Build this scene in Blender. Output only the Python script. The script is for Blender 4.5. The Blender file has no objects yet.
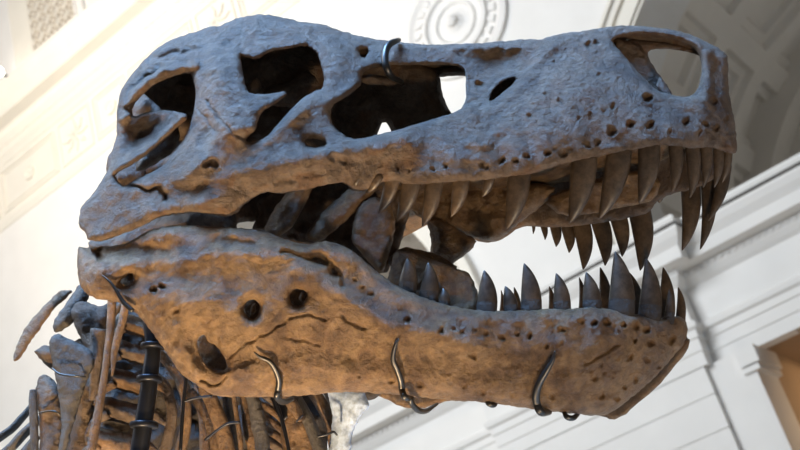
import bpy, bmesh, math, random
import numpy as np
from mathutils import Vector, Matrix, noise
from mathutils.geometry import delaunay_2d_cdt

random.seed(7)
SC = bpy.context.scene
COL = SC.collection
F = 1140.0                                   # focal length in pixels of the 800x450 frame

# ------------------------------------------------------------------ frames
def unit(v): return v / np.linalg.norm(v)
UP = unit(np.array([-670., 2167., -1140.]))  # world up in camera axes
H = np.array([-1935., -1198., -1140.]); H = unit(H - UP * (H @ UP))
WX, WZ = -H, UP
WY = np.cross(WZ, WX)
C2W = np.array([WX, WY, WZ])                 # camera axes -> world
CAMH = 1.6
CAMP = np.array([0, 0, CAMH])
# skull frame (x snout, y far side, z crown) in camera axes
SX = unit(np.array([.9797, .0588, .191])); SYn = unit(np.array([-.2, .3, .932]))
SY = -SYn; SZ = unit(np.cross(SX, SY)); SO = np.array([0, 0, -2.6])
S2W = Matrix.Identity(4)
for i, a in enumerate((SX, SY, SZ)):
    w = C2W @ a
    for j in range(3): S2W[j][i] = w[j]
ow = C2W @ SO + CAMP
for j in range(3): S2W[j][3] = ow[j]

def unp(px, py, y):
    """points of the skull frame at lateral offset y"""
    px = np.asarray(px, float); py = np.asarray(py, float); y = np.asarray(y, float)
    d = np.stack([px - 400, 225 - py, np.full(px.shape, -F)], -1)
    t = (y + SO @ SY) / (d @ SY)
    q = t[..., None] * d - SO
    return np.stack([q @ SX, q @ SY, q @ SZ], -1)
def proj(q):
    c = SO + q[0] * SX + q[1] * SY + q[2] * SZ
    return 400 + F * c[0] / -c[2], 225 - F * c[1] / -c[2]
def mirr(px, py, w):
    q = unp(px, py, -w); q[1] = w
    return proj(q)
def V(px, py, y): return Vector(unp(px, py, y))

# ------------------------------------------------------------------ objects
def link(name, me, m=None, parent=None):
    o = bpy.data.objects.new(name, me); COL.objects.link(o)
    if m: me.materials.append(m)
    if parent: o.parent = parent
    return o
def from_py(name, vs, fs, m, parent=None, smooth=True):
    me = bpy.data.meshes.new(name); me.from_pydata([tuple(v) for v in vs], [], [tuple(f) for f in fs])
    me.validate(); me.update()
    bm = bmesh.new(); bm.from_mesh(me); bmesh.ops.recalc_face_normals(bm, faces=bm.faces); bm.to_mesh(me); bm.free()
    if smooth: me.polygons.foreach_set('use_smooth', [True] * len(me.polygons))
    return link(name, me, m, parent)
def empty(name, mw, label, cat, group=None):
    o = bpy.data.objects.new(name, None); COL.objects.link(o); o.matrix_world = mw
    o['label'] = label; o['category'] = cat
    if group: o['group'] = group
    return o

# ------------------------------------------------------------------ materials
def new_mat(name):
    m = bpy.data.materials.new(name); m.use_nodes = True
    nt = m.node_tree; b = nt.nodes['Principled BSDF']
    return m, nt, b
def ramp(nt, stops):
    r = nt.nodes.new('ShaderNodeValToRGB')
    el = r.color_ramp.elements
    while len(el) < len(stops): el.new(.5)
    for e, (p, c) in zip(el, stops): e.position = p; e.color = (*c, 1)
    return r
def bone_mat(name, cols, rough=.45, bump=.9, scale=1.0, bdist=.007, spec=.5):
    m, nt, b = new_mat(name); N = nt.nodes; L = nt.links
    tc = N.new('ShaderNodeTexCoord')
    n1 = N.new('ShaderNodeTexNoise'); n1.inputs['Scale'].default_value = 9 * scale; n1.inputs['Detail'].default_value = 8; n1.inputs['Roughness'].default_value = .65
    n1.inputs['Distortion'].default_value = .6
    L.new(tc.outputs['Object'], n1.inputs['Vector'])
    r = ramp(nt, cols); L.new(n1.outputs['Fac'], r.inputs['Fac'])
    n2 = N.new('ShaderNodeTexNoise'); n2.inputs['Scale'].default_value = 55 * scale; n2.inputs['Detail'].default_value = 6; n2.inputs['Roughness'].default_value = .7
    L.new(tc.outputs['Object'], n2.inputs['Vector'])
    mx = N.new('ShaderNodeMix'); mx.data_type = 'RGBA'; mx.blend_type = 'MULTIPLY'; mx.inputs[0].default_value = .75
    r2 = ramp(nt, [(.3, (.28, .25, .23)), (.6, (1.2, 1.18, 1.15))]); L.new(n2.outputs['Fac'], r2.inputs['Fac'])
    L.new(r.outputs[0], mx.inputs[6]); L.new(r2.outputs[0], mx.inputs[7]); L.new(mx.outputs[2], b.inputs['Base Color'])
    rr = N.new('ShaderNodeMapRange'); rr.inputs[3].default_value = rough - .1; rr.inputs[4].default_value = rough + .2
    L.new(n2.outputs['Fac'], rr.inputs[0]); L.new(rr.outputs[0], b.inputs['Roughness'])
    n3 = N.new('ShaderNodeTexNoise'); n3.inputs['Scale'].default_value = 140 * scale; n3.inputs['Detail'].default_value = 4
    L.new(tc.outputs['Object'], n3.inputs['Vector'])
    ad0 = N.new('ShaderNodeMath'); ad0.operation = 'MULTIPLY_ADD'; ad0.inputs[1].default_value = .25
    L.new(n3.outputs['Fac'], ad0.inputs[0]); L.new(n2.outputs['Fac'], ad0.inputs[2])
    n4 = N.new('ShaderNodeTexNoise'); n4.inputs['Scale'].default_value = 20 * scale; n4.inputs['Detail'].default_value = 10; n4.inputs['Roughness'].default_value = .72; n4.inputs['Distortion'].default_value = .3
    L.new(tc.outputs['Object'], n4.inputs['Vector'])
    ad = N.new('ShaderNodeMath'); ad.operation = 'MULTIPLY_ADD'; ad.inputs[1].default_value = 1.8
    L.new(n4.outputs['Fac'], ad.inputs[0]); L.new(ad0.outputs[0], ad.inputs[2])
    bp = N.new('ShaderNodeBump'); bp.inputs['Strength'].default_value = bump; bp.inputs['Distance'].default_value = bdist
    L.new(ad.outputs[0], bp.inputs['Height']); L.new(bp.outputs[0], b.inputs['Normal'])
    b.inputs['Specular IOR Level'].default_value = spec
    return m
M_BONE = bone_mat('fossil_bone', [(.28, (.045, .026, .017)), (.42, (.095, .06, .038)), (.52, (.15, .105, .073)), (.60, (.12, .065, .034)), (.75, (.09, .07, .056))], bdist=.011, rough=.5)
M_JAW = bone_mat('fossil_jaw_bone', [(.28, (.055, .03, .016)), (.42, (.13, .074, .037)), (.54, (.21, .128, .062)), (.64, (.14, .078, .037)), (.78, (.10, .07, .045))], rough=.32, bdist=.009)  # same fossil as the skull, with warm light put into its brown
M_TOOTH = bone_mat('fossil_tooth', [(.3, (.03, .020, .013)), (.55, (.07, .047, .03)), (.75, (.11, .072, .042))], rough=.33, bump=.25, scale=1.6, bdist=.0015)
M_DARK = bone_mat('dark_root_shade_bone', [(.3, (.018, .013, .011)), (.55, (.036, .026, .019)), (.75, (.06, .04, .026))], rough=.55)  # tooth roots; also depth shade put into the neck backing's colour
M_GREYB = bone_mat('grey_fossil_bone', [(.3, (.045, .038, .034)), (.55, (.078, .066, .056)), (.75, (.11, .085, .066))], rough=.5)
M_SKY_TINT = bone_mat('sky_tinted_bone', [(.3, (.33, .40, .53)), (.55, (.40, .49, .64)), (.8, (.32, .34, .42))], rough=.6, bump=.3)  # blue skylight put into the albedo of the shoulder bone
M_RIB = bone_mat('fossil_rib_bone', [(.3, (.06, .033, .017)), (.5, (.15, .085, .04)), (.7, (.27, .155, .075))], rough=.38, scale=1.4)
def metal_mat(name, c, rough):
    m, nt, b = new_mat(name); b.inputs['Base Color'].default_value = (*c, 1); b.inputs['Metallic'].default_value = .85
    n = nt.nodes.new('ShaderNodeTexNoise'); n.inputs['Scale'].default_value = 60
    mr = nt.nodes.new('ShaderNodeMapRange'); mr.inputs[3].default_value = rough - .08; mr.inputs[4].default_value = rough + .12
    nt.links.new(n.outputs['Fac'], mr.inputs[0]); nt.links.new(mr.outputs[0], b.inputs['Roughness'])
    return m
M_STEEL = metal_mat('dark_steel', (.07, .065, .06), .34)
M_POLE = metal_mat('black_steel', (.035, .035, .04), .38)
def plaster(name, c, bump=.15, rough=.8, var=.06, scale=1.5):
    m, nt, b = new_mat(name); N = nt.nodes; L = nt.links
    tc = N.new('ShaderNodeTexCoord'); n = N.new('ShaderNodeTexNoise'); n.inputs['Scale'].default_value = scale; n.inputs['Detail'].default_value = 6
    L.new(tc.outputs['Object'], n.inputs['Vector'])
    r = ramp(nt, [(.3, tuple(x * (1 - var) for x in c)), (.7, c)]); L.new(n.outputs['Fac'], r.inputs['Fac']); L.new(r.outputs[0], b.inputs['Base Color'])
    b.inputs['Roughness'].default_value = rough
    n2 = N.new('ShaderNodeTexNoise'); n2.inputs['Scale'].default_value = 30; L.new(tc.outputs['Object'], n2.inputs['Vector'])
    bp = N.new('ShaderNodeBump'); bp.inputs['Strength'].default_value = bump; bp.inputs['Distance'].default_value = .01
    L.new(n2.outputs['Fac'], bp.inputs['Height']); L.new(bp.outputs[0], b.inputs['Normal'])
    return m
M_WALL = plaster('white_marble_plaster', (.82, .80, .77))
M_TRIM = plaster('cream_trim_plaster', (.80, .76, .68))
M_VAULT = plaster('grey_vault_plaster', (.80, .75, .68))
M_FLOOR = plaster('pale_marble_floor', (.62, .56, .48), rough=.35)
M_TAN = plaster('tan_plaster', (.42, .30, .19))
M_GRILLE_BACK = plaster('brown_screen', (.22, .15, .08))
M_GAP_SHADE = plaster('rail_gap_shade', (.10, .09, .08))  # shadow gap under the rail, painted as a dark strip

# ------------------------------------------------------------------ the bone sheet tool
def chaikin(p, n=1, closed=True):
    p = [tuple(q) for q in p]
    for _ in range(n):
        o = []
        for i in range(len(p)):
            a = p[i]; b = p[(i + 1) % len(p)]
            o.append((a[0] * .78 + b[0] * .22, a[1] * .78 + b[1] * .22)); o.append((a[0] * .22 + b[0] * .78, a[1] * .22 + b[1] * .78))
        p = o
    return p
def resample(p, s, jit=.0, seed=0):
    out = []
    for i in range(len(p)):
        a = np.array(p[i]); b = np.array(p[(i + 1) % len(p)]); n = max(1, int(round(np.linalg.norm(b - a) / s)))
        for k in range(n):
            q = a + (b - a) * k / n
            if jit:
                q = q + np.array([noise.noise(Vector((q[0] * .22, q[1] * .22, seed))), noise.noise(Vector((q[0] * .22, q[1] * .22, seed + 9.3)))]) * jit
            out.append((q[0], q[1]))
    return out
def inside(P, poly):
    x, y = P[:, 0], P[:, 1]; r = np.zeros(len(P), bool); n = len(poly)
    for i in range(n):
        x1, y1 = poly[i]; x2, y2 = poly[(i + 1) % n]
        if y1 == y2: continue
        c = ((y1 > y) != (y2 > y)) & (x < (x2 - x1) * (y - y1) / (y2 - y1) + x1)
        r ^= c
    return r
def segdist(P, a, b):
    a = np.array(a, float); b = np.array(b, float); d = b - a; L = max(d @ d, 1e-9)
    t = np.clip(((P - a) @ d) / L, 0, 1)
    return np.linalg.norm(P - (a + t[:, None] * d), axis=1)
def polydist(P, pl):
    r = np.full(len(P), 1e9)
    for a, b in zip(pl[:-1], pl[1:]): r = np.minimum(r, segdist(P, a, b))
    return r
def bdist(P, B):
    B = np.array(B); r = np.empty(len(P))
    for i in range(0, len(P), 2000):
        d = P[i:i + 2000, None, :] - B[None]
        r[i:i + 2000] = np.sqrt((d ** 2).sum(-1).min(1))
    return r
def fbm(Q, s, octv=4, off=0.):
    return np.array([noise.fractal(Vector((q[0] * s + off, q[1] * s, q[2] * s)), .9, 2.1, octv) for q in Q])
def rbf(ctrl):
    c = np.array(ctrl, float); P = c[:, :2] / 100; w = c[:, 2]; n = len(c)
    def phi(r): return np.where(r > 1e-9, r * r * np.log(np.maximum(r, 1e-9)), 0)
    A = np.zeros((n + 3, n + 3)); A[:n, :n] = phi(np.linalg.norm(P[:, None] - P[None], axis=-1)) + np.eye(n) * .02
    A[:n, n] = 1; A[:n, n + 1:] = P; A[n, :n] = 1; A[n + 1:, :n] = P.T
    s = np.linalg.solve(A, np.concatenate([w, np.zeros(3)]))
    lo, hi = w.min() * .5, w.max() * 1.08
    def f(Q):
        q = np.asarray(Q, float)[:, :2] / 100
        return np.clip(phi(np.linalg.norm(q[:, None] - P[None], axis=-1)) @ s[:n] + s[n] + q @ s[n + 1:], lo, hi)
    return f
def tri_poly(outline, holes, s, jit, seed, smooth=1):
    o = resample(chaikin(outline, smooth), s * 1.1, jit, seed); hs = [resample(chaikin(h, smooth), s * 1.1, jit * .5, seed + 3) for h in holes]
    B = list(o); E = [(i, (i + 1) % len(o)) for i in range(len(o))]
    for h in hs:
        k = len(B); B += h; E += [(k + i, k + (i + 1) % len(h)) for i in range(len(h))]
    a = np.array(o); x0, y0 = a.min(0); x1, y1 = a.max(0)
    G = []; row = 0; y = y0
    while y < y1:
        for x in np.arange(x0 + (row % 2) * s * .5, x1, s): G.append((x, y))
        y += s * .87; row += 1
    G = np.array(G)
    G = G[inside(G, o)]
    for h in hs: G = G[~inside(G, h)]
    if len(G): G = G[bdist(G, B) > s * .6]
    P = B + [tuple(g) for g in G]
    vs, es, fs, *_ = delaunay_2d_cdt([Vector(p) for p in P], E, [], 0, 1e-4)
    vs = np.array([(v.x, v.y) for v in vs]); T = np.array([f for f in fs if len(f) == 3])
    c = vs[T].mean(1); keep = inside(c, o)
    for h in hs: keep &= ~inside(c, h)
    T = T[keep]
    return vs, T, B
def boundary_edges(T):
    cnt = {}
    for t in T:
        for a, b in ((t[0], t[1]), (t[1], t[2]), (t[2], t[0])):
            k = (min(a, b), max(a, b)); cnt.setdefault(k, []).append((a, b))
    return [v[0] for v in cnt.values() if len(v) == 1]
def two_layers(vs, T, yf, yb, extra=None):
    A = unp(vs[:, 0], vs[:, 1], yf); Bk = unp(vs[:, 0], vs[:, 1], yb); n = len(vs)
    be = boundary_edges(T)
    fs = [tuple(t) for t in T] + [(t[2] + n, t[1] + n, t[0] + n) for t in T] + [(b, a, a + n, b + n) for a, b in be]
    return np.concatenate([A, Bk]), fs
def shell(name, outline, holes, wf, sgn, mat, parent, s=1.7, T=.045, R=9, r=.02, feats=None, namp=.006, seed=0, jit=1.0):
    """a curved wall of bone: wf gives its lateral offset, sgn -1 near side, +1 far side"""
    vs, Tr, B = tri_poly(outline, holes, s, jit, seed)
    d = bdist(vs, B); w = wf(vs)
    e = np.clip(1 - d / R, 0, 1); rd = r * (1 - np.sqrt(np.clip(1 - e * e, 0, 1)))
    Q = unp(vs[:, 0], vs[:, 1], sgn * w)
    rel = fbm(Q, 9, 4, seed) * namp + fbm(Q, 38, 3, seed + 5) * namp * .42
    if feats is not None: rel = rel + feats(vs)
    yf = sgn * (w - rd + rel * np.clip(d / 4, 0, 1)); 
    yb = sgn * (w - T + rd + fbm(Q, 12, 2, seed + 8) * .004)
    yb = np.where(sgn * (yf - yb) < .003, yf - sgn * .003, yb)
    v, f = two_layers(vs, Tr, yf, yb)
    return v, f
def pillow(outline, y, T=.05, R=12, s=2.5, holes=(), slope=None, namp=.004, seed=0, jit=1.2):
    """a solid rounded bone of outline 'outline' centred at lateral offset y"""
    vs, Tr, B = tri_poly(outline, list(holes), s, jit, seed)
    d = bdist(vs, B); e = np.clip(1 - d / R, 0, 1); h = T / 2 * np.sqrt(np.clip(1 - e * e, 0.0, 1))
    yc = np.full(len(vs), float(y)) if slope is None else y + (vs[:, 0] - outline[0][0]) * slope[0] + (vs[:, 1] - outline[0][1]) * slope[1]
    Q = unp(vs[:, 0], vs[:, 1], yc)
    rel = fbm(Q, 14, 4, seed) * namp * np.clip(d / 4, 0, 1)
    v, f = two_layers(vs, Tr, yc - h - rel - .0015, yc + h + .0015)
    return v, f
def merge(*parts):
    V_, F_ = [], []; k = 0
    for v, f in parts:
        V_.append(np.asarray(v)); F_ += [tuple(i + k for i in t) for t in f]; k += len(v)
    return np.concatenate(V_), F_

def tube_data(pts, rads, n=10, flat=1.0, caps=True):
    """pts Vectors, rads list; flat squashes the section along the second axis"""
    P = [Vector(p) for p in pts]; vs, fs = [], []
    up = Vector((0, 1, 0)); prev = None
    for i, p in enumerate(P):
        t = (P[min(i + 1, len(P) - 1)] - P[max(i - 1, 0)]).normalized()
        a = (up - t * up.dot(t))
        if a.length < 1e-3: a = Vector((1, 0, 0)) - t * t.x
        a.normalize(); b = t.cross(a)
        for k in range(n):
            th = 2 * math.pi * k / n
            vs.append(p + a * math.cos(th) * rads[i] * flat + b * math.sin(th) * rads[i])
    for i in range(len(P) - 1):
        for k in range(n):
            fs.append((i * n + k, i * n + (k + 1) % n, (i + 1) * n + (k + 1) % n, (i + 1) * n + k))
    if caps: fs.append(tuple(range(n))[::-1]); fs.append(tuple((len(P) - 1) * n + k for k in range(n)))
    return np.array([tuple(v) for v in vs]), fs
def spline(pts, n=6):
    """Catmull-Rom through tuples"""
    P = [np.array(p, float) for p in pts]; P = [2 * P[0] - P[1]] + P + [2 * P[-1] - P[-2]]; out = []
    for i in range(1, len(P) - 2):
        for k in range(n):
            t = k / n; a, b, c, d = P[i - 1:i + 3]
            out.append(.5 * ((2 * b) + (-a + c) * t + (2 * a - 5 * b + 4 * c - d) * t * t + (-a + 3 * b - 3 * c + d) * t ** 3))
    out.append(P[-2]); return out
MPP = 2.5 / F
def bone_tube(pts, y, n=10, flat=1.0, wob=.0, seed=0, sub=6):
    """pts (px, py, radius_px[, y])"""
    pts = [(p[0], p[1], p[2], p[3] if len(p) > 3 else y) for p in pts]
    sp = spline(pts, sub)
    v, f = tube_data([V(p[0], p[1], p[3]) for p in sp], [max(p[2], .15) * MPP for p in sp], n, flat)
    if wob:
        v = v + np.array([noise.noise_vector(Vector(q) * 25 + Vector((seed, 0, 0))) for q in v]) * wob
    return v, f

# ------------------------------------------------------------------ cranium
TOP = [(82, 205), (95, 192), (103, 178), (109, 168), (112, 158), (112, 150), (116, 140), (117, 125), (117, 111), (120, 92), (127, 80), (142, 62), (155, 50), (170, 40), (185, 35), (200, 30), (207, 27), (220, 26), (230, 21), (245, 16), (260, 14), (270, 15), (285, 18), (302, 22), (322, 24), (340, 30), (355, 35), (380, 40), (400, 42), (430, 45), (455, 44), (480, 43), (505, 41), (530, 39), (540, 40), (555, 35), (575, 32), (600, 28), (626, 25), (650, 27), (674, 30), (695, 36), (713, 45), (727, 54), (729, 66), (728, 78), (729, 92), (732, 108), (735, 122), (737, 142), (737, 152)]
BOT = [(731, 154), (720, 150), (710, 147), (692, 149), (677, 146), (659, 145), (648, 147), (632, 150), (608, 154), (594, 158), (578, 160), (560, 165), (540, 171), (528, 175), (505, 177), (480, 181), (455, 181), (430, 184), (405, 184), (392, 181), (380, 183), (370, 189), (362, 192), (350, 190), (345, 183), (335, 183), (320, 186), (302, 191), (280, 194), (265, 192), (255, 197), (245, 204), (238, 212), (230, 217), (215, 215), (195, 212), (177, 214), (160, 217), (147, 224), (130, 231), (110, 239), (98, 242), (88, 240), (86, 233), (78, 226), (79, 215)]
HOLES = [
    [(132, 107), (142, 95), (155, 84), (170, 77), (190, 72), (194, 82), (196, 92), (194, 111), (192, 118), (190, 127), (182, 142), (172, 155), (165, 165), (152, 172), (135, 179), (125, 187), (118, 182), (115, 174), (130, 166), (147, 155), (165, 140), (180, 125), (188, 119), (185, 113), (167, 110), (147, 111), (133, 118)],
    [(240, 55), (247, 57), (257, 60), (270, 51), (287, 49), (305, 45), (314, 50), (320, 60), (324, 77), (323, 89), (315, 91), (304, 97), (294, 106), (288, 112), (277, 125), (267, 137), (252, 143), (245, 141), (249, 136), (256, 130), (258, 120), (263, 111), (272, 106), (281, 100), (288, 94), (283, 91), (268, 94), (250, 94), (246, 88), (243, 73)],
    [(362, 73), (375, 67), (395, 65), (430, 65), (455, 65), (465, 70), (466, 82), (466, 100), (460, 111), (430, 120), (400, 129), (380, 134), (365, 138), (350, 139), (337, 130), (331, 122), (331, 106), (345, 98), (356, 90), (362, 84)],
    [(359, 49), (369, 50), (366, 58), (361, 57)],
    [(489, 100), (495, 87), (505, 80), (517, 78), (512, 85), (502, 93), (492, 101)],
    [(613, 39), (629, 36), (650, 35), (674, 39), (692, 45), (699, 54), (702, 69), (699, 87), (692, 96), (680, 97), (668, 94), (656, 90), (647, 81), (635, 69), (623, 54), (614, 45)],
    [(304, 140), (307, 146), (317, 147), (326, 145), (322, 140), (310, 138)],
]
CW = [(78, 220, .33), (100, 232, .34), (113, 160, .31), (118, 95, .27), (145, 58, .23), (200, 30, .18), (250, 15, .13), (290, 19, .12), (320, 24, .12), (350, 34, .11), (380, 42, .09), (430, 45, .065), (480, 43, .05), (520, 40, .045), (560, 34, .035), (626, 25, .035), (674, 30, .035), (700, 38, .035), (727, 55, .03), (729, 75, .03), (733, 110, .03), (737, 140, .03), (733, 152, .04),
      (710, 146, .078), (690, 148, .102), (660, 145, .128), (632, 150, .14), (580, 160, .16), (530, 175, .18), (480, 181, .20), (430, 184, .23), (380, 182, .25), (345, 182, .27), (300, 190, .30), (260, 194, .325), (235, 212, .335), (177, 214, .35), (140, 227, .345),
      (200, 180, .36), (160, 200, .355), (260, 170, .345), (330, 160, .30), (400, 150, .245), (460, 145, .212), (520, 140, .182), (580, 130, .162), (640, 122, .138), (700, 115, .09), (560, 100, .14), (620, 95, .115),
      (215, 100, .33), (215, 60, .28), (160, 62, .25), (130, 100, .28), (185, 72, .27), (150, 130, .285), (180, 118, .31), (125, 140, .30), (250, 45, .23), (300, 38, .2), (340, 55, .2), (345, 90, .235), (310, 110, .29), (280, 80, .27), (260, 120, .34),
      (466, 90, .12), (480, 65, .08), (430, 60, .085), (395, 60, .13), (500, 105, .13), (540, 80, .10), (580, 60, .085), (613, 42, .06), (640, 75, .08), (680, 98, .08), (702, 70, .05), (690, 42, .04), (650, 31, .038), (600, 90, .11)]
wC = rbf(CW)
def gauss(P, x, y, rx, ry=None, a=0.):
    ry = ry or rx; dx = P[:, 0] - x; dy = P[:, 1] - y; c, s = math.cos(a), math.sin(a)
    u, v = dx * c + dy * s, -dx * s + dy * c
    return np.exp(-(u / rx) ** 2 - (v / ry) ** 2)
def pit(P, x, y, r, dep): 
    d = np.hypot(P[:, 0] - x, P[:, 1] - y) / r
    return -dep * np.clip(1.25 - d, 0, 1) ** .6 + dep * .12 * np.exp(-((d - 1.5) / .4) ** 2)
def groove(P, pl, wd, dep): return -dep * np.exp(-(polydist(P, pl) / wd) ** 2)
CPITS = [(502, 161, 2.6, .014), (516, 160, 2.4, .013), (527, 157, 2.6, .014), (547, 154, 3.2, .014), (564, 154, 3.4, .014), (571, 149, 2.2, .01), (445, 167, 2.2, .01), (432, 169, 2.2, .01), (409, 171, 2.2, .01), (397, 169, 2, .01), (481, 165, 2.2, .01), (487, 168, 2.4, .01), (587, 145, 2.8, .012), (597, 143, 2.6, .012), (612, 132, 3.8, .015), (630, 125, 3.4, .013), (651, 125, 3.3, .013), (686, 121, 3, .013), (705, 124, 3, .013), (717, 128, 2.6, .012), (647, 98, 4, .02), (713, 101, 3, .013), (590, 113, 2.2, .01), (614, 106, 2.4, .01), (578, 118, 2, .008), (700, 133, 2, .01), (670, 131, 2, .01), (726, 118, 2, .01), (590, 45, 3.6, .014), (597, 44, 3, .012), (213, 162, 4.5, .016), (207, 165, 3.5, .012), (555, 62, 2, .008), (560, 100, 2, .007), (545, 95, 2, .007), (530, 115, 2, .007), (480, 85, 3.5, .012), (600, 75, 2, .006), (336, 158, 5, .01), (343, 160, 4, .012)]
def warp(P):
    x, y = P[:, 0], P[:, 1]
    return P + np.stack([.9 * np.sin(y * .33 + x * .17) + .5 * np.sin(x * .5 - y * .21), .9 * np.sin(x * .29 - y * .2) + .5 * np.sin(y * .5 + x * .33)], -1)
def featC(P):
    P = warp(P); r = np.zeros(len(P))
    for p in CPITS: r += pit(P, *p)
    for i in range(70):
        rr = random.Random(i); x = 470 + rr.random() * 255; y = 60 + rr.random() * 90
        r += pit(P, x, y, .9 + rr.random() * 1.0, .0015 + rr.random() * .0025)
    # vertical worn channels over the tooth roots, scalloped alveolar edge
    r += .005 * np.sin((P[:, 0] - P[:, 1] * .35) / 33. * 2 * math.pi + 1.3) * gauss(P, 560, 150, 200, 34, -.08)
    r += .004 * np.sin((P[:, 0] + P[:, 1] * .8) / 13.) * gauss(P, 500, 125, 90, 38, -.3)
    # raised front of the antorbital hollow
    r += -.028 * gauss(P, 492, 80, 34, 22, -.5) - .013 * gauss(P, 500, 62, 44, 11, -.05) + .012 * gauss(P, 480, 46, 70, 5, 0)
    r += .012 * np.exp(-(polydist(P, [(470, 118), (505, 100), (528, 76), (540, 56), (556, 44)]) / 7) ** 2)
    r += .018 * gauss(P, 560, 90, 60, 34, -.2)
    # sutures and cracks
    r += groove(P, [(207, 100), (214, 112), (222, 122), (236, 135), (247, 139)], 1.6, .008)
    r += groove(P, [(190, 95), (197, 108), (207, 118), (214, 130)], 1.6, .006)
    r += groove(P, [(131, 186), (148, 190), (160, 188), (165, 200)], 1.8, .016)
    r += groove(P, [(150, 60), (175, 53), (205, 48), (235, 45), (245, 48)], 3, .010)
    r += groove(P, [(120, 108), (135, 86), (160, 68), (190, 62)], 2.5, .012)
    r += groove(P, [(262, 22), (290, 30), (318, 38)], 3, .010)
    r += groove(P, [(275, 182), (320, 172), (345, 163), (372, 160)], 3.5, .006)
    # ridges: lit brow of the temporal hole, postorbital blade, lacrimal horn, jugal boss
    r += .02 * np.exp(-(polydist(P, [(122, 105), (140, 88), (165, 70), (195, 64)]) / 4.5) ** 2)
    r += .022 * gauss(P, 255, 25, 38, 9, .0) + .016 * gauss(P, 215, 70, 20, 30, .1) + .02 * gauss(P, 232, 125, 22, 14, .3)
    r += .016 * gauss(P, 300, 110, 20, 9, -.9) + .015 * gauss(P, 340, 97, 22, 7, -.35) + .014 * gauss(P, 345, 50, 22, 16, .3)
    r += .02 * np.exp(-(polydist(P, [(200, 200), (240, 176), (290, 162), (345, 152), (400, 140)]) / 13) ** 2)
    r += -.018 * gauss(P, 200, 190, 60, 10, -.15) + .016 * gauss(P, 195, 165, 10, 22, .6)
    r += -.012 * gauss(P, 205, 140, 7, 18, .5)
    r += .02 * np.exp(-(polydist(P, [(118, 170), (145, 152), (168, 134), (185, 118)]) / 3.4) ** 2) + .018 * np.exp(-(polydist(P, [(120, 118), (140, 113), (165, 106), (184, 114)]) / 4) ** 2)
    r += -.03 * gauss(P, 142, 135, 16, 9, -.6)
    r += .012 * np.exp(-(polydist(P, [(695, 40), (706, 55), (708, 75), (706, 100)]) / 6) ** 2) - .006 * gauss(P, 716, 60, 4, 14)
    return r

skel = empty('dinosaur_skeleton', S2W, 'mounted tyrannosaur skeleton with a huge brown fossil skull, jaws open over long curved teeth', 'dinosaur skeleton')
mount = empty('mounting_frame', S2W, 'black steel pole with collars and hooked metal clips holding the fossil skeleton', 'steel mount')

near = shell('n', TOP + BOT, HOLES, wC, -1, None, None, s=1.7, T=.045, R=9, r=.02, feats=featC, seed=1)
# far side: same bone mirrored, coarser, with its own worn tooth margin
wl = wC(np.array(CW)[:, :2])
CWf = [(*mirr(x, y, w), w) for (x, y, w) in CW]
wF = rbf(CWf)
def mirror_line(pl, wf):
    ws = wf(np.array(pl)); return [mirr(x, y, w) for (x, y), w in zip(pl, ws)]
FBOT = [(722, 172), (706, 184), (690, 190), (670, 194), (655, 203), (650, 212), (630, 218), (600, 223), (560, 228), (530, 226), (518, 228), (505, 238), (492, 243), (480, 242), (470, 238), (460, 236), (447, 228), (427, 226), (411, 216), (404, 234), (398, 248), (380, 256), (355, 262), (330, 285), (280, 292), (230, 300)]
FTOP = mirror_line(TOP, wC)
FH = [mirror_line(h, wC) for h in (HOLES[0], HOLES[1])]
FH.append([(226, 212), (262, 212), (262, 236), (226, 236)])
FH.append([(430, 78), (466, 75), (480, 82), (484, 110), (478, 135), (440, 160), (400, 180), (378, 168), (374, 130), (384, 112), (410, 96)])
FH.append([(647, 53), (652, 49), (672, 49), (692, 53), (704, 58), (707, 75), (705, 100), (694, 112), (676, 104), (662, 80), (652, 66)])
far = shell('f', FTOP[2:-1] + FBOT, FH, wF, 1, None, None, s=3.2, T=.04, R=8, r=.018, namp=.012, seed=2)
# roof and back: joins the two sides along the upper outline
def vault(top, wf, inset=4.0, n=9, sink=.0, T=.012):
    pts = []
    for a, b in zip(top[:-1], top[1:]):
        k_ = max(1, round(math.hypot(b[0] - a[0], b[1] - a[1]) / 5)); pts += [(a[0] + (b[0] - a[0]) * i / k_, a[1] + (b[1] - a[1]) * i / k_) for i in range(k_)]
    w = wf(np.array(pts)); c = np.array([(400., 120.)])
    vs, fs = [], []
    m = len(pts)
    for lay in (0, 1):
        for i, (p, ww) in enumerate(zip(pts, w)):
            j0, j1 = max(i - 3, 0), min(i + 3, m - 1); tx, ty = pts[j1][0] - pts[j0][0], pts[j1][1] - pts[j0][1]; l = math.hypot(tx, ty) or 1
            nx, ny = -ty / l, tx / l                      # inward
            q = unp(p[0] + nx * (inset + lay * 4), p[1] + ny * (inset + lay * 4), -(ww - .018))
            for k in range(n):
                u = k / (n - 1); yy = -q[1] * 0 + (q[1] + (-2 * q[1]) * u)
                vs.append((q[0], yy, q[2] + 0.012 * math.sin(math.pi * u) * (1 if ww > .08 else .3)))
    for i in range(m - 1):
        for k in range(n - 1):
            a = i * n + k; fs.append((a, a + 1, a + n + 1, a + n)); b = a + m * n; fs.append((b, b + n, b + n + 1, b + 1))
    return np.array(vs), fs
palate = vault([(352, 160), (400, 151), (480, 147), (580, 132), (650, 126), (705, 126)], wC, inset=0)
palate = (palate[0] + np.array([noise.noise_vector(Vector(q) * 14) for q in palate[0]]) * .016, palate[1])
roofline = TOP[10:]
roof = vault(roofline + [(737, 152)], wC)
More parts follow.
